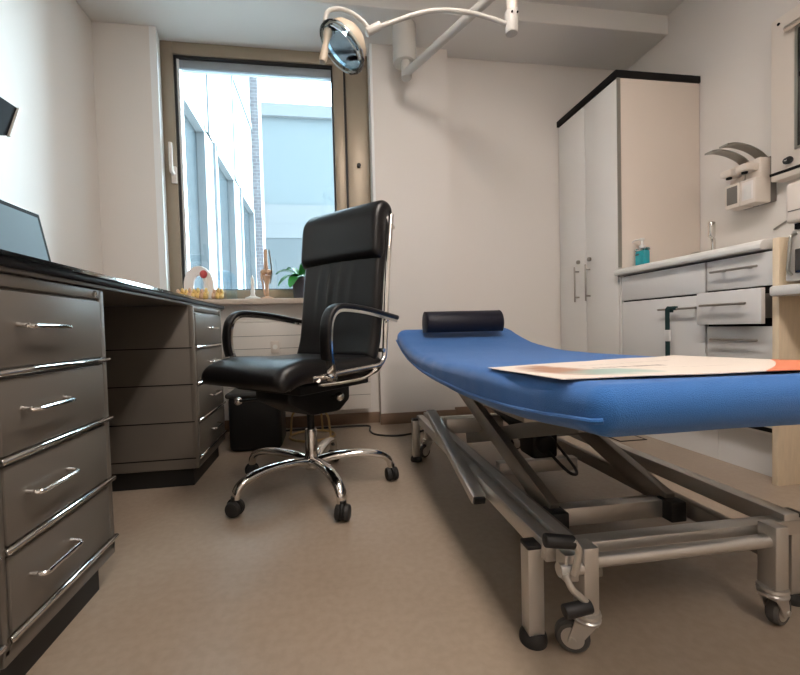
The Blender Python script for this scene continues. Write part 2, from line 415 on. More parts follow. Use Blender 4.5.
# ------------------------------------------------------------------ left: desk and pedestals
ZT = [.548, .406, .260, .117]
def pedestal(y0, y1, label, name='drawer_pedestal', x1=-.520):
    x0 = -1.16
    P = thing(name, label, 'drawer pedestal', ((x0 + x1) / 2, (y0 + y1) / 2, 0), group='grey metal desk pedestals')
    b = MB(); b.box(x0, x1 - .006, y0, y1, .075, .714, .006); b.build('body', 'metalgrey', P)
    for z in ZT:
        MB().box(x0 + .01, x1 - .01, y0 - .0012, y0 + .002, z - .002, z + .002).build('panel_seam', 'dark', P, 0)
    c = MB(); c.box(x1 - .02, x1, y1 - .022, y1 + .001, .09, .712, .004); c.box(x1 - .02, x1, y0 - .001, y0 + .016, .09, .712, .004); c.box(x1 - .015, x1, y0, y1, .076, .105, .004); c.build('corner_post', 'metalgrey', P)
    MB().box(x0 + .03, x1 - .03, y0 + .03, y1 - .02, 0, .078).build('plinth', 'kick', P)
    t = MB(); t.box(x1 - .012, x1 + .001, y0 + .014, y1 - .02, .690, .711, .002); t.build('top_rail', 'metalgrey', P)
    MB().cyl((x1, y1 - .045, .700), (x1 + .006, y1 - .045, .700), .007, seg=16).build('lock', 'chrome', P)
    tops = [.684] + [z - .010 for z in ZT[:3]]
    for zt, zb in zip(tops, ZT):
        d = MB(); d.box(x1 - .012, x1 + .003, y0 + .016, y1 - .023, zb + .007, zt, .003); d = d.build('drawer', 'metalgrey', P)
        ym, zm = (y0 + y1) / 2 - .055 + (.0 if y1 - y0 < .38 else .06), (zb + zt) / 2 + .012
        hh = MB(); hh.tube(fillet([(x1, ym - .056, zm), (x1 + .026, ym - .056, zm - .004), (x1 + .026, ym + .056, zm - .004), (x1, ym + .056, zm)], .012, 5), .0042, 10)
        hh.build('handle', 'chrome', d)
        s = MB(); s.cyl((x1 + .004, y0 + .008, zb), (x1 + .004, y1 + .001, zb), .0058, seg=12, bev=.002); s.build('chrome_strip', 'chrome', P)
    return P
pedestal(.712, 1.058, 'nearest grey metal pedestal with four chrome-handled drawers under the desk')
pedestal(1.655, 2.075, 'farther grey pedestal below the far desk end behind the empty knee space', x1=-.500)
pedestal(.30, .706, 'grey pedestal edge cut off by the bottom left corner of the photo')
D = thing('desk', 'long desk with a black top and chrome edge along the left wall', 'desk', (-.86, .9, .714))
MB().box(-1.215, -.506, -.55, 2.195, .7225, .739, .006).build('desktop', 'glasstop', D)
MB().box(-1.215, -.515, -.54, 2.185, .714, .7225, .002).build('under_rail', 'metalgrey', D)
e = MB(); e.sweep(fillet([(-.5035, -.55, .741), (-.5035, 2.198, .741), (-1.215, 2.198, .741)], .02), [(-.004, -.004), (.004, -.004), (.004, .004), (-.004, .004)]); e.build('chrome_edge', 'chrome', D)

# laptop
Lp = thing('laptop', 'open laptop with grey reflective screen standing on the desk by left wall', 'laptop', (-.72, 1.16, .741))
MB().box(-.80, -.56, 1.0, 1.375, .741, .756, .004).build('keyboard_base', 'bplastic', Lp)
l = thing('lid', None, None); 
T = Matrix.Translation((-.80, 0, .752)) @ Matrix.Rotation(math.radians(-11), 4, 'Y')
lid = MB().box(-.010, 0, 1.0, 1.375, 0, .228, .003, T=T).build('lid', 'mblack', Lp)
bpy.data.objects.remove(l)
MB().box(-.0005, .0012, 1.016, 1.360, .02, .214, T=T).build('screen', 'lscreen', lid)
MB().box(-.0115, -.001, .995, 1.3765, .223, .2305, .001, T=T).build('rim', 'lampwhite', lid)

# dark tilted panel on the left wall
A = thing('wall_monitor', 'black tilted panel with silver edge jutting in high by the left wall', 'monitor', (XL, 1.35, 1.5))
q = [Vector(v) for v in ((-1.0, 1.548, 1.378), (-1.0, 1.497, 1.262), (-1.0, 1.18, 1.16), (-1.0, 1.10, 1.36))]
def slab(mb, q, th, dx):
    b = mb.bm; A_ = [b.verts.new(v + Vector((dx, 0, 0))) for v in q]; B_ = [b.verts.new(v + Vector((dx - th, 0, 0))) for v in q]
    b.faces.new(A_); b.faces.new(B_[::-1])
    for i in range(4): b.faces.new((A_[i], B_[i], B_[(i + 1) % 4], A_[(i + 1) % 4]))
    return mb
slab(MB(), q, .03, 0).build('panel', 'mblack', A)
MB().beam(q[0] + Vector((.001, .004, 0)), q[1] + Vector((.001, .004, 0)), .012, .008).build('silver_edge', 'lampwhite', A)
MB().beam((-1.03, 1.3, 1.3), (XL, 1.3, 1.3), .05, .05).build('wall_bracket', 'bplastic', A)

# bin
B = thing('waste_bin', 'black waste bin on the floor between far pedestal and chair', 'bin', (-.36, 2.2, 0))
b = MB(); b.box(-.49, -.23, 2.09, 2.33, 0, .285, .03, 4)
b = b.build('bin_body', 'bplastic', B)
MB().box(-.50, -.22, 2.08, 2.34, .272, .298, .012, 3).build('rim', 'rubber', B)

# ring stand + cord
Rs = thing('ring_stand', 'slender brass stand on a ring base behind the office chair', 'stand', (-.085, 2.30, 0))
c = [(-.085 + .125 * math.cos(2 * PI * k / 48), 2.30 + .115 * math.sin(2 * PI * k / 48), .008) for k in range(48)]
MB().tube(c, .007, 10, closed=True).build('base_ring', 'brass', Rs)
for (a, nm) in ((PI * .93, 0), (PI * .35, 0), (-PI * .2, 0)):
    p = (-.085 + .125 * math.cos(a), 2.30 + .115 * math.sin(a), .01)
    MB().tube(fillet([p, (p[0] * .9 - .01, p[1] * .99 + .02, .15), (-.085, 2.30, .175)], .05), .006, 10).build('rod', 'brass', Rs)
MB().lathe([(0, .165), (.05, .165), (.055, .172), (.05, .18), (0, .18)], (-.085, 2.30, 0)).build('top_plate', 'brass', Rs)
Cd = MB().tube([(-.25, 2.46, .006), (-.1, 2.465, .006), (.06, 2.47, .006), (.20, 2.466, .006), (.255, 2.44, .006), (.245, 2.33, .006), (.27, 2.24, .006), (.36, 2.19, .006), (.47, 2.21, .006), (.6, 2.30, .006), (.7, 2.40, .006)], .0055, 8, smooth=8).build('power_cord', 'rubber')
tag(Cd, 'black power cord snaking over the floor at the pillar foot', 'cord')

# ------------------------------------------------------------------ window sill things
sz = .797
Hm = thing('joint_model', 'white arched joint model with a red patch on the left sill', 'anatomical model', (-.72, 2.53, sz))
def arch(x0, x1, zt, yy, w):
    n = 14; P = [(x0, yy, sz + .01)] + [(x0 + (x1 - x0) * (.5 - .5 * math.cos(PI * k / n)), yy, sz + .09 + (zt - sz - .09) * math.sin(PI * k / n)) for k in range(n + 1)] + [(x1, yy, sz + .01)]
    return P
MB().sweep(arch(-.79, -.675, .975, 2.56, .02), [(-.026, -.012), (.026, -.012), (.03, 0), (.026, .012), (-.026, .012), (-.03, 0)], up=(0, 1, 0)).build('hip_shell', 'milky', Hm)
MB().box(-.795, -.67, 2.532, 2.588, sz, sz + .014, .004).build('base', 'clear', Hm)
MB().ball((-.70, 2.538, .952), .022, (1, .6, 1.1)).build('muscle_patch', 'red', Hm)
MB().cyl((-.692, 2.545, .93), (-.69, 2.55, sz + .012), .010, .014, bev=.003).build('shaft', 'milky', Hm)
Sh = thing('acrylic_stand', 'clear acrylic stand between the arched model and white figurine on the sill', 'stand', (-.60, 2.55, sz))
MB().sweep(fillet([(-.655, 2.56, sz), (-.64, 2.56, .95), (-.55, 2.56, .94), (-.545, 2.56, sz)], .02), [(-.03, -.004), (.03, -.004), (.03, .004), (-.03, .004)], up=(0, 1, 0)).build('bent_sheet', 'clear', Sh)
def bones(name, label, xs, seed):
    random.seed(seed); o = thing(name, label, 'anatomical model', (sum(xs) / len(xs), 2.49, sz), group='yellow bone models on the sill')
    for k, x in enumerate(xs):
        m = MB(); y = 2.478 + random.uniform(-.006, .006)
        m.cyl((x - .010, y, sz + .024), (x + .010, y, sz + .024), .022, .020, 14, .004)
        m.ball((x, y + .018, sz + .040), .014, (.8, 1.3, .9), 10); m.ball((x + .004, y - .010, sz + .046 + .006 * (k % 2)), .013, (.75, .8, 1.2), 10); m.ball((x, y - .022, sz + .014), .0135, (.8, .9, 1), 10)
        m.build('vertebra', 'boney' if k % 3 else 'bone', o)
    return o
bones('spine_model', 'longer yellow spine model lying on the sill before the arched model', [-.825 + .0215 * k for k in range(8)], 1)
bones('spine_model', 'short yellow spine model lying on the sill before the acrylic stand', [-.63 + .022 * k for k in range(3)], 2)
Fg = thing('foot_model', 'small white bone figurine on a flat base left of the tan knee model', 'anatomical model', (-.415, 2.50, sz))
MB().lathe([(0, 0), (.045, 0), (.045, .008), (.02, .016), (.012, .03), (.014, .05), (.008, .075), (.012, .10), (.006, .13), (0, .145)], (-.415, 2.50, sz), seg=18).build('figure', 'bonew', Fg)
Kn = thing('knee_model', 'tall tan knee joint model standing on the sill beside the plant', 'anatomical model', (-0.347, 2.50, sz))
MB().lathe([(0, 0), (.04, 0), (.04, .006), (.012, .014), (.010, .05), (.013, .09), (.026, .125), (.028, .137), (0, .142)], (-0.332, 2.50, sz), seg=18).build('tibia', 'bone', Kn)
m = MB(); m.lathe([(0, 0), (.012, .012), (.014, .04), (.011, .08), (.012, .13), (.010, .15), (0, .152)], (-0.334, 2.50, sz + .145), seg=16)
m.ball((-0.349, 2.50, sz + .158), .019, (1, 1.1, .95)); m.ball((-0.319, 2.50, sz + .158), .019, (1, 1.1, .95)); m.build('femur', 'bone', Kn)
MB().tube([(-0.312, 2.495, sz + .29), (-0.304, 2.488, sz + .22), (-0.300, 2.488, sz + .15), (-0.312, 2.492, sz + .09)], .004, 8, smooth=5).build('ligament', 'stem', Kn)
MB().tube([(-0.357, 2.495, sz + .16), (-0.362, 2.49, sz + .13), (-0.352, 2.495, sz + .07), (-0.347, 2.50, sz + .02)], .005, 8, smooth=5).build('fibula', 'bone', Kn)

Pl = thing('potted_orchid', 'green leafed orchid in a dark pot on the sill behind chair back', 'plant', (-.13, 2.53, sz))
MB().lathe([(0, 0), (.048, 0), (.056, .10), (.060, .105), (.060, .125), (.054, .125), (.052, .11), (0, .11)], (-.13, 2.53, sz), seg=28).build('pot', 'pot', Pl)
MB().lathe([(0, .108), (.05, .108), (.03, .118), (0, .122)], (-.13, 2.53, sz), seg=20).build('bark', 'soil', Pl)
def leafmesh(c, ang, L, wd, rise, droop):
    mb = MB(); n = 10; d = Vector((math.cos(ang), math.sin(ang), 0)); s = Vector((-d.y, d.x, 0)); top = []; bot = []
    for i in range(n + 1):
        t = i / n; p = Vector(c) + d * L * t + Vector((0, 0, rise * math.sin(t * PI * .55) - droop * t * t)); w_ = wd * math.sin(PI * min(1, .08 + t * .90)) ** .6
        if i == n: w_ = .001
        row = [p + s * w_ + Vector((0, 0, .006)), p, p - s * w_ + Vector((0, 0, .006))]
        top.append([mb.bm.verts.new(v) for v in row]); bot.append([mb.bm.verts.new(v - Vector((0, 0, .0022))) for v in row])
    for i in range(n):
        for j in range(2):
            mb.bm.faces.new((top[i][j], top[i][j + 1], top[i + 1][j + 1], top[i + 1][j])); mb.bm.faces.new((bot[i][j + 1], bot[i][j], bot[i + 1][j], bot[i + 1][j + 1]))
        for S_, j, k in ((1, 0, 0), (1, 2, 2)):
            a, b_ = top[i][j], top[i + 1][j]; c_, d_ = bot[i + 1][j], bot[i][j]; mb.bm.faces.new((a, b_, c_, d_))
    mb.bm.faces.new((top[0][0], top[0][1], bot[0][1], bot[0][0])); mb.bm.faces.new((top[0][1], top[0][2], bot[0][2], bot[0][1]))
    return mb
cc = (-.13, 2.53, sz + .118)
for ang, L, wd, ri, dr in ((PI * 1.04, .15, .036, .08, .05), (PI * 1.2, .16, .037, .06, .11), (PI * 1.38, .16, .036, .05, .12), (PI * 1.9, .15, .026, .13, .04), (PI * .75, .13, .026, .11, .05), (PI * 1.6, .12, .024, .10, .03)):
    leafmesh(cc, ang, L, wd, ri, dr).build('leaf', 'leaf', Pl, 60)
MB().tube([(-.13, 2.53, sz + .11), (-.11, 2.52, sz + .22), (-.105, 2.51, sz + .34), (-.10, 2.50, sz + .40)], .003, 8, smooth=6).build('stem', 'stem', Pl)
# ------------------------------------------------------------------ office chair (authored round the origin, facing +x)
Ch = thing('office_chair', 'black leather high-back office chair with chrome arms and five-star base', 'chair')
def rrect(w, h, r, n=5):
    out = []
    for cx, cy, a0 in ((w - r, h - r, 0), (-(w - r), h - r, PI / 2), (-(w - r), -(h - r), PI), (w - r, -(h - r), 1.5 * PI)):
        for k in range(n + 1):
            a = a0 + PI / 2 * k / n; out.append((cx + r * math.cos(a), cy + r * math.sin(a)))
    return out
def pad(path, hw, th, r, ends=.6, puff=None, relief=None, ny=0):
    """upholstered pad: rounded section swept along path (x,z) profile, lying across y"""
    P = spline([(x, 0, z) for x, z in path], 6); n = len(P); sec = rrect(hw, th / 2, min(r, th / 2 * .98))
    if ny:
        q = sec[17]; sec = sec[:18] + [(q[0] * (1 - 2 * j / ny), q[1]) for j in range(1, ny)] + sec[18:]
    L = [0]
    for a, b_ in zip(P, P[1:]): L.append(L[-1] + (b_ - a).length)
    mb = MB(); rings = []
    e = th * .5
    for i, p in enumerate(P):
        t = (P[min(i + 1, n - 1)] - P[max(i - 1, 0)]).normalized(); nrm = Vector((-t.z, 0, t.x))
        d = min(L[i], L[-1] - L[i]); k = 1 if d >= e else math.sqrt(max(.02, 1 - (1 - d / e) ** 2))
        kk = k * (puff(L[i] / L[-1]) if puff else 1)
        rings.append([mb.bm.verts.new(p + Vector((0, a * (1 - .03 * (1 - k)), 0)) + nrm * (b_ * kk + (-relief(a, L[i] / L[-1]) if relief and b_ < 0 else 0))) for a, b_ in sec])
    m = len(sec)
    for A_, B_ in zip(rings, rings[1:]):
        for j in range(m): mb.bm.faces.new((A_[j], A_[(j + 1) % m], B_[(j + 1) % m], B_[j]))
    mb.bm.faces.new(rings[0][::-1]); mb.bm.faces.new(rings[-1]); return mb
# seat
pad([(-.19, .468), (-.10, .464), (.02, .464), (.14, .472), (.22, .472), (.280, .452), (.298, .425)], .218, .080, .038).build('seat', 'leather', Ch, 60)
def fold(y, t):
    a = math.exp(-((t - .52) / .17) ** 2)
    return a * sum(h * math.exp(-((y - c - .05 * (t - .5)) / w) ** 2) for c, w, h in ((-.09, .016, .006), (-.03, .013, .0075), (.025, .015, .006), (.085, .018, .005))) + .010 * math.cos(y / .212 * PI / 2) * math.sin(PI * t)
# back (lower pad with soft vertical pulls, and the head pad)
pad([(-.135, .475), (-.165, .56), (-.185, .68), (-.200, .80), (-.218, .90), (-.230, .97), (-.243, 1.04)], .212, .055, .026, relief=fold, ny=60).build('backrest', 'leather', Ch, 60)
pl = MB()
pad([(-.192, .875), (-.197, .92), (-.205, .99), (-.215, 1.045), (-.245, 1.075), (-.275, 1.06)], .217, .075, .034).build('headrest', 'leather', Ch, 60)
# chrome side frames and arms
for s in (-1, 1):
    Yf = s * .222
    fr = fillet([(.20, Yf, .452), (.09, Yf, .458), (-.182, Yf, .464), (-.198, Yf, .62), (-.222, Yf, .84), (-.256, Yf, 1.05)], .055, 7)
    MB().tube(fr, .0105, 12).build('side_frame', 'chrome', Ch)
    Ya = s * .262
    ar = fillet([(.135, s * .25, .455), (.165, Ya, .55), (.150, Ya, .668), (.0, Ya, .662), (-.20, Ya, .630)], .075, 8)
    arm = MB().sweep(ar, [(-.005, -.014), (.005, -.014), (.005, .014), (-.005, .014)], up=(0, 1, 0))
    arm = arm.build('armrest', 'chrome', Ch)
    up = [p + Vector((.008, 0, .0)) for p in ar]
    ap = []
    for i, p in enumerate(ar):
        t = (ar[min(i + 1, len(ar) - 1)] - ar[max(i - 1, 0)]).normalized(); nrm = Vector((t.z, 0, -t.x)); 
        ap.append(p + nrm * (.013))
    MB().sweep(ap[2:], rrect(.009, .021, .008, 3), up=(0, 1, 0)).build('arm_pad', 'leather', arm, 60)
    MB().cyl((.137, s * .232, .452), (.137, s * .262, .452), .014, bev=.003).build('arm_bolt', 'chrome', Ch)
for z_, x_ in ((.52, -.172), (1.0, -.255)):
    MB().cyl((x_, -.232, z_), (x_, .232, z_), .008).build('cross_tube', 'chrome', Ch)
# mechanism
m = MB(); m.box(-.15, .20, -.17, .17, .395, .425, .006); m.build('seat_plate', 'bplastic', Ch)
m = MB(); m.prism([(-.13, .40), (.18, .40), (.18, .36), (.07, .30), (-.07, .292), (-.13, .33)], 'y', -.09, .09, .01); m.build('tilt_mechanism', 'bplastic', Ch)
for s in (-1, 1):
    MB().tube(fillet([(-.12, s * .232, .452), (-.07, s * .215, .425), (.06, s * .19, .42), (.12, s * .16, .42), (.18, s * .232, .447)], .03), .007, 10).build('seat_bracket', 'chrome', Ch)
lv = MB().tube([(.03, -.06, .36), (.05, -.17, .340), (.075, -.33, .318)], .006, 10, smooth=4).build('lever', 'bplastic', Ch)
MB().ball((.078, -.345, .316), .017).build('lever_knob', 'chrome', lv)
lv = MB().tube([(-.02, .06, .355), (-.03, .105, .355)], .006, 10).build('lever', 'bplastic', Ch)
MB().ball((-.034, .122, .356), .017).build('lever_knob', 'chrome', lv)
MB().cyl((0, 0, .23), (0, 0, .315), .014).build('gas_piston', 'bplastic', Ch)
MB().lathe([(0, .075), (.024, .075), (.028, .085), (.026, .13), (.0235, .14), (.0235, .222), (.021, .228), (0, .228)], seg=28).build('gas_column', 'chrome', Ch)
CH_ROT = math.radians(225.5)
for k in range(5):
    a = -1.233 + 2 * PI * k / 5 - CH_ROT; d = Vector((math.cos(a), math.sin(a), 0)); R_ = .305
    P = [d * .015 + Vector((0, 0, .103)), d * .09 + Vector((0, 0, .118)), d * .19 + Vector((0, 0, .121)), d * .265 + Vector((0, 0, .108)), d * .298 + Vector((0, 0, .085)), d * R_ + Vector((0, 0, .055))]
    P = spline(P, 6); n = len(P)
    lg = MB().sweep(P, [(a_ * .021, b_ * .015) for a_, b_ in [(math.cos(2 * PI * j / 14), math.sin(2 * PI * j / 14)) for j in range(14)]], scales=[1.15 - .35 * i / n for i in range(n)])
    lg = lg.build('base_leg', 'chrome', Ch, 60)
    side = Vector((-d.y, d.x, 0)); ca = d * (R_ + .004)
    q = math.radians((37, 80, 10, 120, 60)[k]); sd = side * math.cos(q) + d * math.sin(q)
    w_ = MB()
    for s in (-1, 1): w_.cyl(ca + sd * (.005 * s) + Vector((0, 0, .027)), ca + sd * (.023 * s) + Vector((0, 0, .027)), .027, .025, 20, .005)
    w_.build('caster_wheel', 'rubber', lg)
    fw = sd.cross(Vector((0, 0, 1))).normalized()
    hd = MB(); 
    hd.cyl(ca - sd * .006 + Vector((0, 0, .032)), ca + sd * .006 + Vector((0, 0, .032)), .029, bev=.003); hd.cyl(ca + Vector((0, 0, .03)), ca + Vector((0, 0, .066)), .012); hd.build('caster_hood', 'bplastic', lg)
Ch.location = (-.063, 1.556, 0); Ch.rotation_euler = (0, 0, CH_ROT)

# ------------------------------------------------------------------ examination couch (rotated a little about its centre)
Cx = thing('examination_couch', 'blue covered examination couch on a steel scissor-lift frame with casters', 'examination couch', (.67, 1.2, 0), math.radians(-.9))
X0, X1, Ya_, Yb_ = .362, 1.012, .468, 2.165
def interp(t, tab):
    for (a, b_), (c_, d_) in zip(tab, tab[1:]):
        if t <= c_:
            k = (t - a) / (c_ - a); k = max(0, k); k = k * k * (3 - 2 * k) if False else k; return b_ + (d_ - b_) * k
    return tab[-1][1]
ZTOP = [(.4, .524), (.5, .520), (.77, .505), (1.06, .497), (1.35, .491), (1.6, .492), (1.75, .502), (1.87, .520), (2.0, .548), (2.165, .604)]
ZBOT = [(.4, .452), (.5, .449), (.6, .435), (.75, .420), (.95, .410), (1.12, .408), (1.4, .410), (1.6, .418), (1.8, .438), (1.95, .468), (2.08, .505), (2.165, .535)]
mb = MB(); rings = []; n = 90
for i in range(n + 1):
    t = i / n; y = Ya_ + (Yb_ - Ya_) * t
    zt = sum(interp(y + d, ZTOP) for d in (-.08, -.04, 0, .04, .08)) / 5; zb = sum(interp(y + d, ZBOT) for d in (-.08, -.04, 0, .04, .08)) / 5
    d0, d1 = y - Ya_, Yb_ - y
    rc = .020 if d0 < d1 else .085; d = min(d0, d1); ins = rc - math.sqrt(max(0, rc * rc - (rc - min(d, rc)) ** 2))
    re = .026; eh = re - math.sqrt(max(0, re * re - (re - min(d, re)) ** 2))
    hw, hh = (X1 - X0) / 2 - ins, (zt - zb) / 2 - eh * .95
    sec = rrect(hw, max(hh, .008), min(.030, max(hh, .008) * .95), 6)
    ex = []
    for j, (a, b_) in enumerate(sec): ex.append((a, b_))
    # extra points on the flat top and bottom, left and right
    full = []
    for j in range(len(ex)):
        a, b_ = ex[j], ex[(j + 1) % len(ex)]; full.append(a); dd = math.hypot(b_[0] - a[0], b_[1] - a[1])
        if j % 7 == 6:
            k_ = 14 if j in (6, 20) else 3
            for q in range(1, k_): full.append((a[0] + (b_[0] - a[0]) * q / k_, a[1] + (b_[1] - a[1]) * q / k_))
    ring = []
    for a, b_ in full:
        p = Vector(((X0 + X1) / 2 + a, y, (zt + zb) / 2 + b_))
        nv = noise.noise(p * 7.0) * .0030 + noise.noise(Vector((p.x * 4, p.y * 26, p.z * 12))) * .0016
        sidef = 1 if abs(a) > hw - .012 or b_ < 0 else .55
        p += Vector((math.copysign(1, a) * nv * sidef * (abs(a) > hw - .03), 0, nv * sidef))
        ring.append(mb.bm.verts.new(p))
    rings.append(ring)
m_ = len(rings[0])
for A_, B_ in zip(rings, rings[1:]):
    for j in range(m_): mb.bm.faces.new((A_[j], A_[(j + 1) % m_], B_[(j + 1) % m_], B_[j]))
mb.bm.faces.new(rings[0][::-1]); mb.bm.faces.new(rings[-1])
mt = mb.build('mattress', 'blue', Cx, 70)
pp = [(X0 + .010, Ya_ + .008, .474)] + [(X0 + .001, y, interp(y, ZBOT) + .022) for y in [.49 + .06 * k for k in range(28)]]
MB().tube(pp, .004, 8, smooth=2).build('cover_piping', 'blue', mt)
# frame under the mattress
bd = MB()
ys = [.62 + .075 * k for k in range(20)]
for a, b_ in zip(ys, ys[1:]): bd.beam((.687, a, interp(a, ZBOT) + .004), (.687, b_, interp(b_, ZBOT) + .004), .52, .012, bev=0)
bd.build('base_board', 'dgrey', Cx, 0)
for x in (.47, .905):
    r = MB()
    for a, b_ in ((.86, 1.12), (1.12, 1.66)): r.beam((x, a, interp(a, ZBOT) - .019), (x, b_, interp(b_, ZBOT) - .019), .035, .035)
    r.build('top_rail', 'dsteel', Cx)
for y in (.88, 1.12, 1.6): MB().box(.47, .905, y - .018, y + .018, interp(y, ZBOT) - .036, interp(y, ZBOT) - .003, .003).build('top_cross_rail', 'dsteel', Cx)
# floor frame
for x, y in ((.384, .700), (.976, .715), (.384, 1.765), (.958, 1.765)):
    p = MB().box(x - .016, x + .016, y - .016, y + .016, .02, .186, .003).build('foot_post', 'steel', Cx)
    MB().box(x - .0165, x + .0165, y - .0165, y + .0165, .184, .193, .003).build('post_cap', 'black', p)
    MB().lathe([(0, 0), (.025, 0), (.026, .006), (.025, .014), (.020, .022), (0, .022)], (x, y, 0), seg=24).build('rubber_foot', 'rubber', p)
for x, y, sgn in ((.464, .655, -1), (.858, .655, -1), (.452, 1.815, 1), (.868, 1.815, 1)):
    p = MB().box(x - .0145, x + .0145, y - .018, y + .018, .082, .205, .003).build('caster_post', 'steel', Cx)
    dx = -.014
    MB().lathe([(0, 0), (.024, 0), (.025, .004), (.02, .008), (.025, .011), (.024, .016), (0, .016)], (x, y, .066), seg=22).build('caster_swivel', 'steel', p)
    wz = .030; ya = math.radians(-28 if sgn < 0 else 30) if x < .6 else math.radians(16)
    T = Matrix.Translation((x, y, 0)) @ Matrix.Rotation(ya, 4, 'Z')       # the fork trails along local -x
    k = MB(); q = bmesh.new(); k2 = MB(); tr = -.024 if x < .6 else .020
    for s in (-1, 1):
        k2.prism([(-.020, .068), (.018, .068), (tr + .010, .022), (tr - .010, .022)], 'y', s * .014 - .0015, s * .014 + .0015)
    k2.box(-.020, .018, -.0155, .0155, .063, .068); k2.cyl((tr, -.018, wz), (tr, .018, wz), .005, seg=12)
    q.free(); k.bm.free(); k2.bm.transform(T); k2.build('caster_fork', 'steel', p)
    t = MB().lathe([(.020, -.010), (.026, -.010), (.030, -.005), (.030, .005), (.026, .010), (.020, .010), (.020, -.010)], (tr, 0, wz), (0, 1, 0), 28); t.bm.transform(T); t.build('caster_wheel', 'grubber', p)
    t = MB().lathe([(0, -.0102), (.0198, -.0102), (.0198, .0102), (0, .0102)], (tr, 0, wz), (0, 1, 0), 24); t.bm.transform(T); t.build('wheel_hub', 'steel', p)
for x in (.408, .447): MB().box(x - .014, x + .014, .68, 1.78, .168, .205, .003).build('side_rail', 'steel', Cx)
for x in (.935,): MB().box(x - .018, x + .018, .68, 1.78, .168, .205, .003).build('side_rail', 'steel', Cx)
for y in (.694, 1.77): MB().box(.40, .96, y - .016, y + .016, .162, .192, .003).build('end_beam', 'steel', Cx)
for y in (.655, 1.815): MB().cyl((.48, y, .172), (.85, y, .172), .0125).build('end_tube', 'steel', Cx)
# pedal bar with black end plugs
pb = MB().beam((.372, 1.42, .290), (.372, .945, .170), .036, .022).build('pedal_bar', 'steel', Cx)
MB().beam((.372, .947, .1705), (.372, .938, .168), .030, .017).build('end_plug', 'black', pb)
MB().beam((.372, 1.418, .2895), (.372, 1.428, .292), .030, .017).build('end_plug', 'black', pb)
MB().prism([(1.14, .195), (1.42, .195), (1.40, .285), (1.32, .285)], 'x', .388, .394).build('pedal_plate', 'steel', Cx)
# scissor arms
for x in (.562, .885):
    a = MB().beam((x, .93, .125), (x, 1.78, .385), .026, .056).build('lift_arm', 'dsteel', Cx)
    MB().box(x - .022, x + .022, .895, .945, .088, .140, .004).build('arm_end_block', 'black', a)
for x in (.595, .852):
    MB().beam((x, 1.66, .12), (x, .86, .37), .022, .045).build('lift_arm', 'dsteel', Cx)
MB().box(.58, .87, .925, .962, .09, .136, .003).build('cross_beam', 'steel', Cx)
MB().box(.58, .87, 1.30, 1.335, .085, .128, .003).build('cross_beam', 'steel', Cx)
for x in (.525, .918): MB().box(x - .014, x + .014, .71, 1.76, .10, .14, .003).build('guide_rail', 'dsteel', Cx)
MB().box(.45, .68, 1.49, 1.515, .188, .246, .003).build('link_plate', 'steel', Cx)
MB().box(.615, .655, 1.486, 1.4905, .215, .236).build('link_slot', 'lampwhite', Cx)
m = MB(); m.cyl((.70, 1.20, .21), (.70, 1.58, .27), .032, bev=.006); m.box(.66, .75, 1.22, 1.32, .16, .25, .012); m.build('lift_motor', 'bplastic', Cx)
MB().tube([(.70, 1.22, .2), (.74, 1.15, .14), (.80, 1.2, .12), (.84, 1.35, .14), (.80, 1.5, .25)], .005, 8, smooth=6).build('motor_cable', 'rubber', Cx)
# brake crank on the near left corner
ck = MB(); ck.box(.415, .442, .640, .672, .145, .195, .003); ck.cyl((.405, .645, .168), (.448, .645, .168), .012); ck.build('crank_bracket', 'steel', Cx)
a = MB().tube(fillet([(.425, .628, .168), (.430, .620, .215), (.418, .622, .232)], .01), .006, 10).build('crank_arm', 'steel', Cx)
MB().cyl((.424, .626, .226), (.372, .632, .232), .0115, .012, 18, .003).build('crank_grip', 'black', a)
a = MB().tube(fillet([(.410, .630, .168), (.414, .622, .148), (.446, .618, .118)], .01), .006, 10).build('crank_arm', 'steel', Cx)
MB().cyl((.448, .618, .117), (.398, .618, .112), .0115, .012, 18, .003).build('crank_grip', 'black', a)

# bolster and printed sheet on the couch
Bo = thing('bolster', 'dark navy vinyl bolster pillow lying at the raised couch head', 'pillow', (.70, 2.0, .56))
T = Matrix.Translation((.705, 2.0, .618)) @ Matrix.Rotation(math.radians(-1.5), 4, 'Z')
prof = [(0, 0), (.052, 0), (.060, .004), (.0635, .012), (.0635, .388), (.060, .396), (.052, .40), (0, .40)]
b = MB(); b.lathe(prof, (-.2, 0, 0), (1, 0, 0), 40)
for v in b.bm.verts:
    if v.co.z < -.042: v.co.z = -.042 - (abs(v.co.z) - .042) * .15
    v.co = T @ v.co
b.build('cushion', 'navy', Bo, 40)
for s in (-1, 1):
    c = [T @ Vector((s * .196, .0615 * math.cos(2 * PI * k / 40), max(-.042, .0615 * math.sin(2 * PI * k / 40)))) for k in range(40)]
    MB().tube(c, .003, 6, closed=True).build('seam_piping', 'navy', Bo)
quad = [Vector((.350, .556)), Vector((.371, .886)), Vector((1.0, 1.03)), Vector((1.0, .478))]
bm = bmesh.new(); uvl = bm.loops.layers.uv.new('UVMap'); NU, NV = 40, 20; G = []
def zpaper(x, y):
    z = sum(interp(y + d, ZTOP) for d in (-.08, -.04, 0, .04, .08)) / 5 + .0042
    return z + .0025 * (noise.noise(Vector((x * 6, y * 6, 3))) + .4)
for layer in (0, -.0012):
    g = []
    for i in range(NU + 1):
        row = []
        for j in range(NV + 1):
            u, v = i / NU, j / NV; p = (quad[0] * (1 - v) + quad[1] * v) * (1 - u) + (quad[3] * (1 - v) + quad[2] * v) * u
            row.append(bm.verts.new((p.x, p.y, zpaper(p.x, p.y) + layer)))
        g.append(row)
    G.append(g)
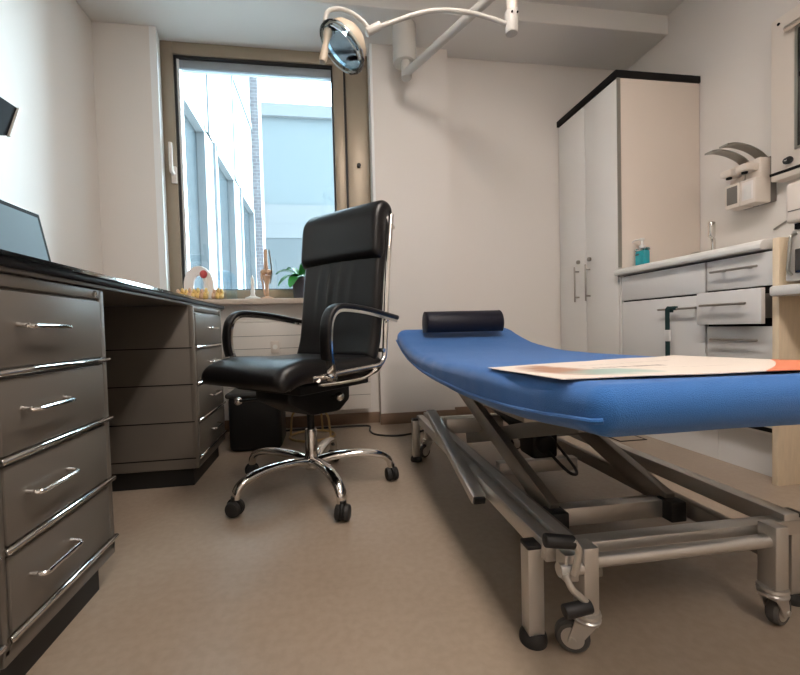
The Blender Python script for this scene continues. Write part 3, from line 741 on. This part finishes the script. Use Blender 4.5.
for li, g in enumerate(G):
    for i in range(NU):
        for j in range(NV):
            vs = [g[i][j], g[i + 1][j], g[i + 1][j + 1], g[i][j + 1]]; uv = [(i, j), (i + 1, j), (i + 1, j + 1), (i, j + 1)]
            if li: vs = vs[::-1]; uv = uv[::-1]
            fc = bm.faces.new(vs)
            for lp, (a, b_) in zip(fc.loops, uv): lp[uvl].uv = (a / NU, b_ / NV)
for i in range(NU):
    for j in (0, NV): bm.faces.new((G[0][i][j], G[0][i + 1][j], G[1][i + 1][j], G[1][i][j]))
for j in range(NV):
    for i in (0, NU): bm.faces.new((G[0][i][j], G[0][i][j + 1], G[1][i][j + 1], G[1][i][j]))
bmesh.ops.recalc_face_normals(bm, faces=bm.faces)
me = bpy.data.meshes.new('printed_sheet'); bm.to_mesh(me); bm.free(); me.materials.append(M['paper'])
for p in me.polygons: p.use_smooth = True
me.set_sharp_from_angle(angle=.6)
o = bpy.data.objects.new('printed_sheet', me); COL.objects.link(o)
tag(o, 'large cream printed paper sheet with orange corner spread on blue couch', 'paper sheet')
# ------------------------------------------------------------------ right wall furniture
def bar_handle(par, p0, p1, out, r=.0048, ends=.03, name='handle'):
    p0, p1, out = Vector(p0), Vector(p1), Vector(out); d = (p1 - p0).normalized()
    m = MB(); m.cyl(p0 + out, p1 + out, r, seg=12, bev=.001)
    for q in (p0 + d * ends, p1 - d * ends): m.cyl(q, q + out, r * .9, seg=10)
    return m.build(name, 'dsteel', par)
TC = thing('tall_cabinet', 'tall white two-door cabinet with black top strip in the corner', 'cabinet', (1.86, 2.27, 0))
b = MB(); b.box(1.622, 2.115, 2.0, 2.552, .10, 1.922, .002); b.build('body', 'cabside', TC)
MB().box(1.66, 2.1, 2.02, 2.54, 0, .10).build('plinth', 'dgrey', TC)
MB().box(1.592, 2.118, 1.995, 2.556, 1.924, 1.962, .003).build('top_strip', 'dark', TC)
for y0, y1, hy in ((2.002, 2.272, 2.238), (2.276, 2.548, 2.345)):
    d = MB().box(1.60, 1.619, y0, y1, .105, 1.918, .002).build('door', 'white', TC)
    bar_handle(d, (1.60, hy, .735), (1.60, hy, .955), (-.03, 0, 0))
    MB().cyl((1.60, hy - .004, .985), (1.585, hy - .004, .985), .012, bev=.002, seg=16).build('lock', 'dsteel', d)
MB().box(1.6, 1.62, 1.996, 2.001, .9, 1.92).build('edge_strip', 'mgrey', TC)

SU = thing('sink_cabinet', 'grey fronted base cabinet under the sink with one wide door', 'cabinet', (1.86, 1.74, 0))
b = MB(); b.box(1.62, 2.115, 1.489, 1.993, .175, .851); b.build('body', 'dark', SU)
MB().box(1.603, 1.62, 1.984, 1.994, .175, .851, .002).build('side_edge', 'white', SU)
MB().box(1.66, 2.11, 1.489, 1.993, 0, .175).build('plinth', 'grey', SU)
MB().box(1.62, 2.11, 1.489, 1.993, .170, .178).build('bottom_board', 'white', SU)
MB().box(1.60, 1.618, 1.492, 1.974, .716, .845, .002).build('false_front', 'grey', SU)
d = MB().box(1.60, 1.618, 1.492, 1.974, .20, .708, .002).build('door', 'grey', SU)
bar_handle(d, (1.60, 1.505, .655), (1.60, 1.705, .655), (-.03, 0, 0), ends=.025)

DU = thing('drawer_cabinet', 'grey drawer cabinet with its second drawer pulled slightly open', 'cabinet', (1.86, 1.355, 0))
b = MB(); b.box(1.622, 2.115, 1.225, 1.487, .175, .851); b.build('body', 'dark', DU)
MB().box(1.66, 2.11, 1.222, 1.487, 0, .175).build('plinth', 'grey', DU)
MB().box(1.62, 2.11, 1.225, 1.487, .170, .178).build('bottom_board', 'white', DU)
MB().box(1.587, 2.118, 1.200, 1.222, 0, .886, .002).build('end_panel', 'cream', DU)
for z0, z1, off in ((.722, .845, 0), (.583, .713, .05), (.446, .573, 0), (.20, .437, 0)):
    d = MB().box(1.60 - off, 1.618 - off, 1.229, 1.483, z0, z1, .002).build('drawer', 'grey', DU)
    bar_handle(d, (1.60 - off, 1.262, (z0 + z1) / 2 + .012), (1.60 - off, 1.445, (z0 + z1) / 2 + .012), (-.027, 0, 0), ends=.04)
    if off: MB().box(1.618 - off, 1.62, 1.245, 1.468, z0 + .02, z1 - .02).build('drawer_box', 'dgrey', d)
Ct = MB().prism([(1.568, .858), (1.574, .853), (2.116, .853), (2.116, .890), (1.590, .890), (1.576, .884), (1.568, .872)], 'y', 1.248, 1.996, .003).build('worktop', 'top')
tag(Ct, 'light grey worktop with rounded front edge carrying the blue soap bottle', 'worktop')
Wt = thing('side_table', 'lower white worktop right of the drawer cabinet under the devices', 'table', (1.85, .6, 0))
MB().box(1.54, 2.116, -.3, 1.198, .678, .714, .008).build('tabletop', 'top', Wt)
MB().box(1.60, 2.11, -.28, -.25, 0, .678).build('end_panel', 'cream', Wt)

Sp = thing('soap_bottle', 'turquoise disinfectant pump bottle standing at the left end of worktop', 'bottle', (1.705, 1.955, .890))
m = MB(); m.box(1.685, 1.725, 1.915, 1.985, .890, .985, .012, 3); m.build('bottle', 'teal', Sp)
m = MB(); m.box(1.6838, 1.7262, 1.9138, 1.9862, .978, .997, .010, 3); m.build('shoulder', 'clear', Sp)
MB().lathe([(0, 0), (.016, 0), (.016, .016), (.006, .019), (.006, .045), (0, .045)], (1.705, 1.95, .995), seg=18).build('collar', 'white', Sp)
m = MB(); m.box(1.695, 1.715, 1.942, 1.960, 1.038, 1.050, .003); m.tube(fillet([(1.705, 1.955, 1.044), (1.69, 1.985, 1.045), (1.686, 1.998, 1.036)], .01), .0045, 8); m.build('pump_head', 'white', Sp)
m = MB(); m.box(1.6835, 1.6855, 1.935, 1.975, .915, .965); m.build('label', 'teal', Sp)
MB().box(1.683, 1.6845, 1.950, 1.974, .958, .966).build('label_mark', 'navy', Sp)
Fa = thing('tap', 'chrome mixer tap behind the worktop beside the tall cabinet', 'tap', (1.97, 1.79, .890))
m = MB(); m.cyl((1.97, 1.79, .890), (1.97, 1.79, .93), .022, .018, bev=.003); m.build('base', 'chrome', Fa)
MB().tube([(1.97, 1.79, .925), (1.97, 1.79, 1.0), (1.96, 1.79, 1.03)], .010, smooth=4).build('riser', 'chrome', Fa)
m = MB(); m.box(1.945, 1.975, 1.778, 1.802, 1.02, 1.10, .008, 3); m.build('lever', 'chrome', Fa)
MB().tube(fillet([(1.97, 1.80, .93), (1.94, 1.83, .945), (1.91, 1.85, .945), (1.90, 1.86, .92)], .02), .011).build('spout', 'chrome', Fa)

St = thing('webbing_strap', 'dark green strap with grey buckle hanging from the sink door handle', 'strap', (1.57, 1.64, .6))
m = MB(); m.sweep(fillet([(1.580, 1.640, .64), (1.580, 1.64, .664), (1.570, 1.638, .668), (1.560, 1.640, .655), (1.563, 1.643, .54), (1.566, 1.645, .36)], .006, 4), [(-.011, -.0012), (.011, -.0012), (.011, .0012), (-.011, .0012)], up=(1, 0, 0)); m.build('band', 'strap', St)
MB().box(1.5575, 1.569, 1.629, 1.655, .508, .560, .002).build('buckle', 'grey', St)
MB().box(1.564, 1.5785, 1.60, 1.642, .650, .668, .004).build('strap_loop', 'strap', St)

def dispenser(yc, label, win):
    D_ = thing('soap_dispenser', label, 'dispenser', (2.06, yc, 1.14), group='lever dispensers on the right wall')
    w = .036
    MB().box(2.085, 2.12, yc - w, yc + w, 1.15, 1.36, .004).build('wall_plate', 'dgrey', D_)
    h_ = MB(); h_.box(2.0, 2.088, yc - w, yc + w, 1.145, 1.262, .006)
    h_.prism([(2.088, 1.255), (2.0, 1.255), (1.998, 1.285), (1.955, 1.292), (1.952, 1.312), (1.99, 1.33), (2.088, 1.362)], 'y', yc - w, yc + w, .005) if False else None
    o = h_.build('housing', 'ivory', D_)
    s = MB(); s.box(2.03, 2.088, yc - w, yc + w, 1.258, 1.355, .006); s.box(1.962, 2.05, yc - w * .8, yc + w * .8, 1.295, 1.33, .010); s.build('pump_head', 'ivory', D_)
    MB().cyl((1.985, yc, 1.2965), (1.985, yc, 1.287), .012).build('nozzle', 'dark', D_)
    MB().box(1.9985, 2.002, yc - .027, yc + .024, 1.165, 1.250, .001).build('window', win, D_)
    if win != 'dgrey': MB().box(1.997, 2.0, yc - .018, yc + .015, 1.17, 1.235, .001).build('bottle', 'white', D_)
    L_ = MB(); L_.sweep(spline([(2.09, yc, 1.355), (2.05, yc, 1.385), (1.99, yc, 1.408), (1.92, yc, 1.418), (1.87, yc, 1.412)], 5), [(-.021, -.004), (.021, -.004), (.021, .004), (-.021, .004)]); L_.build('elbow_lever', 'mgrey', D_)
dispenser(1.722, 'left wall dispenser with elbow lever and dark window by the cabinet', 'dgrey')
dispenser(1.648, 'right wall dispenser with elbow lever and white bottle in its window', 'milky')

LB = thing('light_box', 'grey wall-mounted light box with black screen at right photo edge', 'light box', (2.08, 1.2, 1.2))
MB().box(2.052, 2.119, .80, 1.588, 1.225, 1.945, .006).build('housing', 'ivory', LB)
MB().box(2.046, 2.053, .80, 1.588, 1.250, 1.262, .002).build('front_seam', 'dark', LB)
MB().box(2.0475, 2.053, .82, 1.478, 1.345, 1.845, .001).build('screen', 'screen', LB)
m = MB(); m.box(2.044, 2.053, 1.478, 1.488, 1.335, 1.85, .001); m.box(2.044, 2.053, .82, 1.488, 1.333, 1.343, .001); m.build('screen_frame', 'mgrey', LB)
MB().cyl((2.035, .82, 1.862), (2.035, 1.515, 1.862), .014, bev=.003).build('film_clamp', 'chrome', LB)
MB().cyl((2.052, 1.510, 1.298), (2.03, 1.510, 1.290), .016, .014, 20, .003).build('knob', 'black', LB)
MB().cyl((2.032, 1.510, 1.298), (2.028, 1.510, 1.298), .007, seg=12).build('knob_face', 'lampwhite', LB)
MB().box(2.046, 2.053, 1.40, 1.46, 1.316, 1.322).build('vent_slot', 'dark', LB)
MB().cyl((2.052, 1.555, 1.915), (2.049, 1.555, 1.915), .006, seg=12).build('corner_screw', 'dark', LB)

SD = thing('steriliser', 'white steriliser with dark glass door on the lower worktop', 'steriliser', (1.85, 1.0, .714))
for (x, y) in ((1.63, 1.15), (2.05, 1.15), (1.63, .85), (2.05, .85)): MB().cyl((x, y, .714), (x, y, .728), .014).build('foot', 'rubber', SD)
MB().prism([(1.592, .728), (2.08, .728), (2.08, .905), (1.62, .905), (1.600, .87)], 'y', .78, 1.185, .005).build('housing', 'lampwhite', SD)
m = MB(); m.box(1.582, 1.60, .80, 1.150, .752, .835, .004); m.build('door', 'screen', SD)
MB().tube(fillet([(1.592, 1.165, .75), (1.576, 1.165, .76), (1.589, 1.165, .885), (1.61, 1.165, .89)], .01), .005, 8).build('door_frame', 'mgrey', SD)
UD = thing('white_device', 'plain white device box stacked on top of the steriliser', 'device', (1.85, 1.0, .905))
MB().box(1.59, 2.07, .78, 1.185, .925, 1.065, .012, 3).build('housing', 'ivory', UD)
MB().box(1.61, 2.05, .80, 1.17, .905, .926).build('foot_block', 'dark', UD)
MB().box(1.5885, 1.592, .79, 1.175, .965, .968).build('seam', 'dgrey', UD)
o = MB().tube([(2.112, 1.50, 1.225), (2.110, 1.47, 1.17), (2.112, 1.45, 1.13), (2.112, 1.50, 1.08), (2.112, 1.62, 1.02)], .004, 8, smooth=6).build('wall_cable', 'mgrey')
tag(o, 'thin grey cable hanging on the wall below the light box', 'cable')
Fh = thing('floor_hatch', 'small square floor hatch cover beyond the couch by the base cabinet', 'hatch', (1.53, 1.89, 0))
MB().box(1.46, 1.595, 1.82, 1.97, 0, .002).build('cover', 'floor', Fh)
m = MB(); m.box(1.452, 1.46, 1.812, 1.978, 0, .003); m.box(1.595, 1.603, 1.812, 1.978, 0, .003); m.box(1.452, 1.603, 1.812, 1.82, 0, .003); m.box(1.452, 1.603, 1.97, 1.978, 0, .003); m.build('rim', 'dark', Fh)

# ------------------------------------------------------------------ examination lamp hung under the lowered ceiling
SL = thing('examination_lamp', 'grey jointed examination lamp hanging from the ceiling by the window', 'lamp', (.508, 2.33, 2.34))
b = MB(); b.lathe([(0, 0), (.058, 0), (.066, .004), (.068, .012), (.068, .215), (0, .215)], (.508, 2.33, 2.125), seg=32); b.build('ceiling_canopy', 'lampwhite', SL)
MB().cyl((.508, 2.295, 2.025), (.508, 2.31, 2.135), .030, .028, bev=.004).build('canopy_joint', 'lampwhite', SL)
e0, e1 = Vector((.508, 2.285, 2.05)), Vector((.832, 1.653, 2.075))
MB().cyl(e0, e1, .022, bev=.003).build('boom', 'lampwhite', SL)
MB().cyl((.832, 1.653, 2.10), (.832, 1.653, 1.93), .022, bev=.003).build('drop_tube', 'ivory', SL)
j = MB().cyl((.831, 1.653, 1.935), (.829, 1.653, 1.843), .030, .026, bev=.005).build('drop_joint', 'lampwhite', SL)
m = MB()
for s in (-.012, .012): m.cyl((.83 + s, 1.653 - .027, 1.915), (.83 + s, 1.653 - .0315, 1.915), .004, seg=10)
m.build('joint_screw', 'dark', j)
arm = [(.82, 1.653, 1.880), (.73, 1.653, 1.902), (.644, 1.653, 1.915), (.55, 1.653, 1.917), (.472, 1.653, 1.907), (.40, 1.653, 1.885), (.344, 1.653, 1.862), (.25, 1.653, 1.823)]
MB().tube(arm, .0095, 12, smooth=6).build('curved_arm', 'lampwhite', SL)
MB().cyl((.262, 1.653, 1.832), (.205, 1.653, 1.798), .017, bev=.004).build('elbow', 'lampwhite', SL)
nk = [(.215, 1.653, 1.815), (.19, 1.653, 1.842), (.155, 1.653, 1.866), (.115, 1.653, 1.880), (.08, 1.653, 1.880), (.052, 1.653, 1.866), (.041, 1.653, 1.835), (.046, 1.65, 1.80), (.055, 1.648, 1.775)]
MB().tube(nk, .009, 12, smooth=6).build('neck', 'lampwhite', SL)
nrm = Vector((-.63, -.06, -.77)).normalized(); ctr = Vector((.108, 1.655, 1.735))
back = -nrm; Rr = .096
MB().lathe([(Rr, 0), (Rr * .97, .022), (Rr * .86, .046), (Rr * .6, .070), (Rr * .3, .081), (0, .084), (0, .080), (Rr * .3, .077), (Rr * .58, .066), (Rr * .83, .044), (Rr * .94, .022), (Rr * .97, 0), (Rr, 0)], ctr, back, 40).build('lamp_shade', 'beige', SL, 50)
MB().lathe([(Rr * .93, .008), (Rr * .88, .026), (Rr * .72, .046), (Rr * .42, .062), (.022, .066), (.022, .063), (Rr * .42, .059), (Rr * .71, .043), (Rr * .86, .024), (Rr * .91, .008), (Rr * .93, .008)], ctr, back, 24).build('reflector', 'mirror', SL, 20)
MB().lathe([(Rr * 1.00, -.022), (Rr * 1.10, -.016), (Rr * 1.13, -.004), (Rr * 1.08, .006), (Rr * .98, .003), (Rr * .96, -.010), (Rr * 1.00, -.022)], ctr, back, 40).build('rim', 'clear', SL, 50)
MB().lathe([(0, -.004), (Rr * .95, -.004), (Rr * .95, -.001), (0, -.001)], ctr, back, 40).build('cover_glass', 'clear', SL)
m = MB(); m.cyl(ctr + back * .065, ctr + back * .02, .016, .020, 20, .003); m.build('bulb_holder', 'lampwhite', SL)
m = MB(); m.box(.036, .064, 1.625, 1.665, 1.765, 1.80, .006); m.build('yoke', 'dgrey', SL)
m = MB(); a0 = Vector((.050, 1.615, 1.765)); a1 = Vector((.022, 1.585, 1.615))
m.lathe([(0, 0), (.016, .0), (.018, .012), (.013, .035), (.011, .055), (.013, .085), (.016, .125), (.012, .143), (0, .147)], a0, a1 - a0, 20); m.build('handle', 'beige', SL)
MB().cyl(a0 + Vector((.0, .03, .01)), a0, .010).build('handle_pin', 'dgrey', SL)

# ------------------------------------------------------------------ ceiling lamps of the room, sky, camera
def ceiling_light(x, y, label, power):
    Lm = thing('ceiling_light', label, 'ceiling light', (x, y, H), group='ceiling lights')
    fr = MB(); fr.box(x - .16, x + .16, y - .62, y + .62, H - .05, H, .004); fr.build('housing', 'white', Lm)
    MB().box(x - .14, x + .14, y - .60, y + .60, H - .056, H - .049, .002).build('diffuser', 'lamp', Lm)
ceiling_light(.45, .72, 'white ceiling light panel above the couch', 1)
ceiling_light(.45, -.95, 'white ceiling light panel at the room end opposite the window', 1)
for n in M['lamp'].node_tree.nodes:
    if n.type == 'EMISSION': n.inputs['Strength'].default_value = LAMP

w = bpy.data.worlds.new('sky'); scene.world = w; w.use_nodes = True
bg = w.node_tree.nodes['Background']
# plain sky with an unseen glow added to the right, brightening the left wall
WN, WL = w.node_tree.nodes, w.node_tree.links
tc = WN.new('ShaderNodeTexCoord'); dt = WN.new('ShaderNodeVectorMath'); dt.operation = 'DOT_PRODUCT'
dt.inputs[1].default_value = Vector((.82, .46, .34)).normalized(); WL.new(tc.outputs['Generated'], dt.inputs[0])
mr = WN.new('ShaderNodeMapRange'); mr.interpolation_type = 'SMOOTHSTEP'
mr.inputs['From Min'].default_value = .45; mr.inputs['From Max'].default_value = 1.0; mr.inputs['To Min'].default_value = SKY; mr.inputs['To Max'].default_value = GLOW
WL.new(dt.outputs['Value'], mr.inputs['Value']); WL.new(mr.outputs['Result'], bg.inputs['Strength'])
bg.inputs['Color'].default_value = (.66, .88, 1.0, 1)

cam = bpy.data.cameras.new('camera'); co = bpy.data.objects.new('camera', cam); COL.objects.link(co); scene.camera = co
cam.sensor_fit = 'HORIZONTAL'; cam.sensor_width = 36; cam.lens = 403.13 / 800 * 36; cam.shift_x = 14.2 / 800; cam.shift_y = 2.35 / 800
cam.clip_start = .02; cam.clip_end = 200
yaw, pitch, roll = .1502, .0299, .0269
fw = Vector((math.sin(yaw) * math.cos(pitch), math.cos(yaw) * math.cos(pitch), -math.sin(pitch)))
rt = Vector((math.cos(yaw), -math.sin(yaw), 0)); upv = rt.cross(fw)
# the scene appears rolled counter-clockwise, so the camera is rolled clockwise
r2 = rt * math.cos(roll) - upv * math.sin(roll); u2 = rt * math.sin(roll) + upv * math.cos(roll)
mt4 = Matrix((r2, u2, -fw)).transposed().to_4x4(); mt4.translation = (0, 0, .605); co.matrix_world = mt4

scene.view_settings.view_transform = 'Standard'; scene.view_settings.look = 'None'
scene.view_settings.gamma = 1; scene.view_settings.use_curve_mapping = False; scene.view_settings.exposure = EXPO
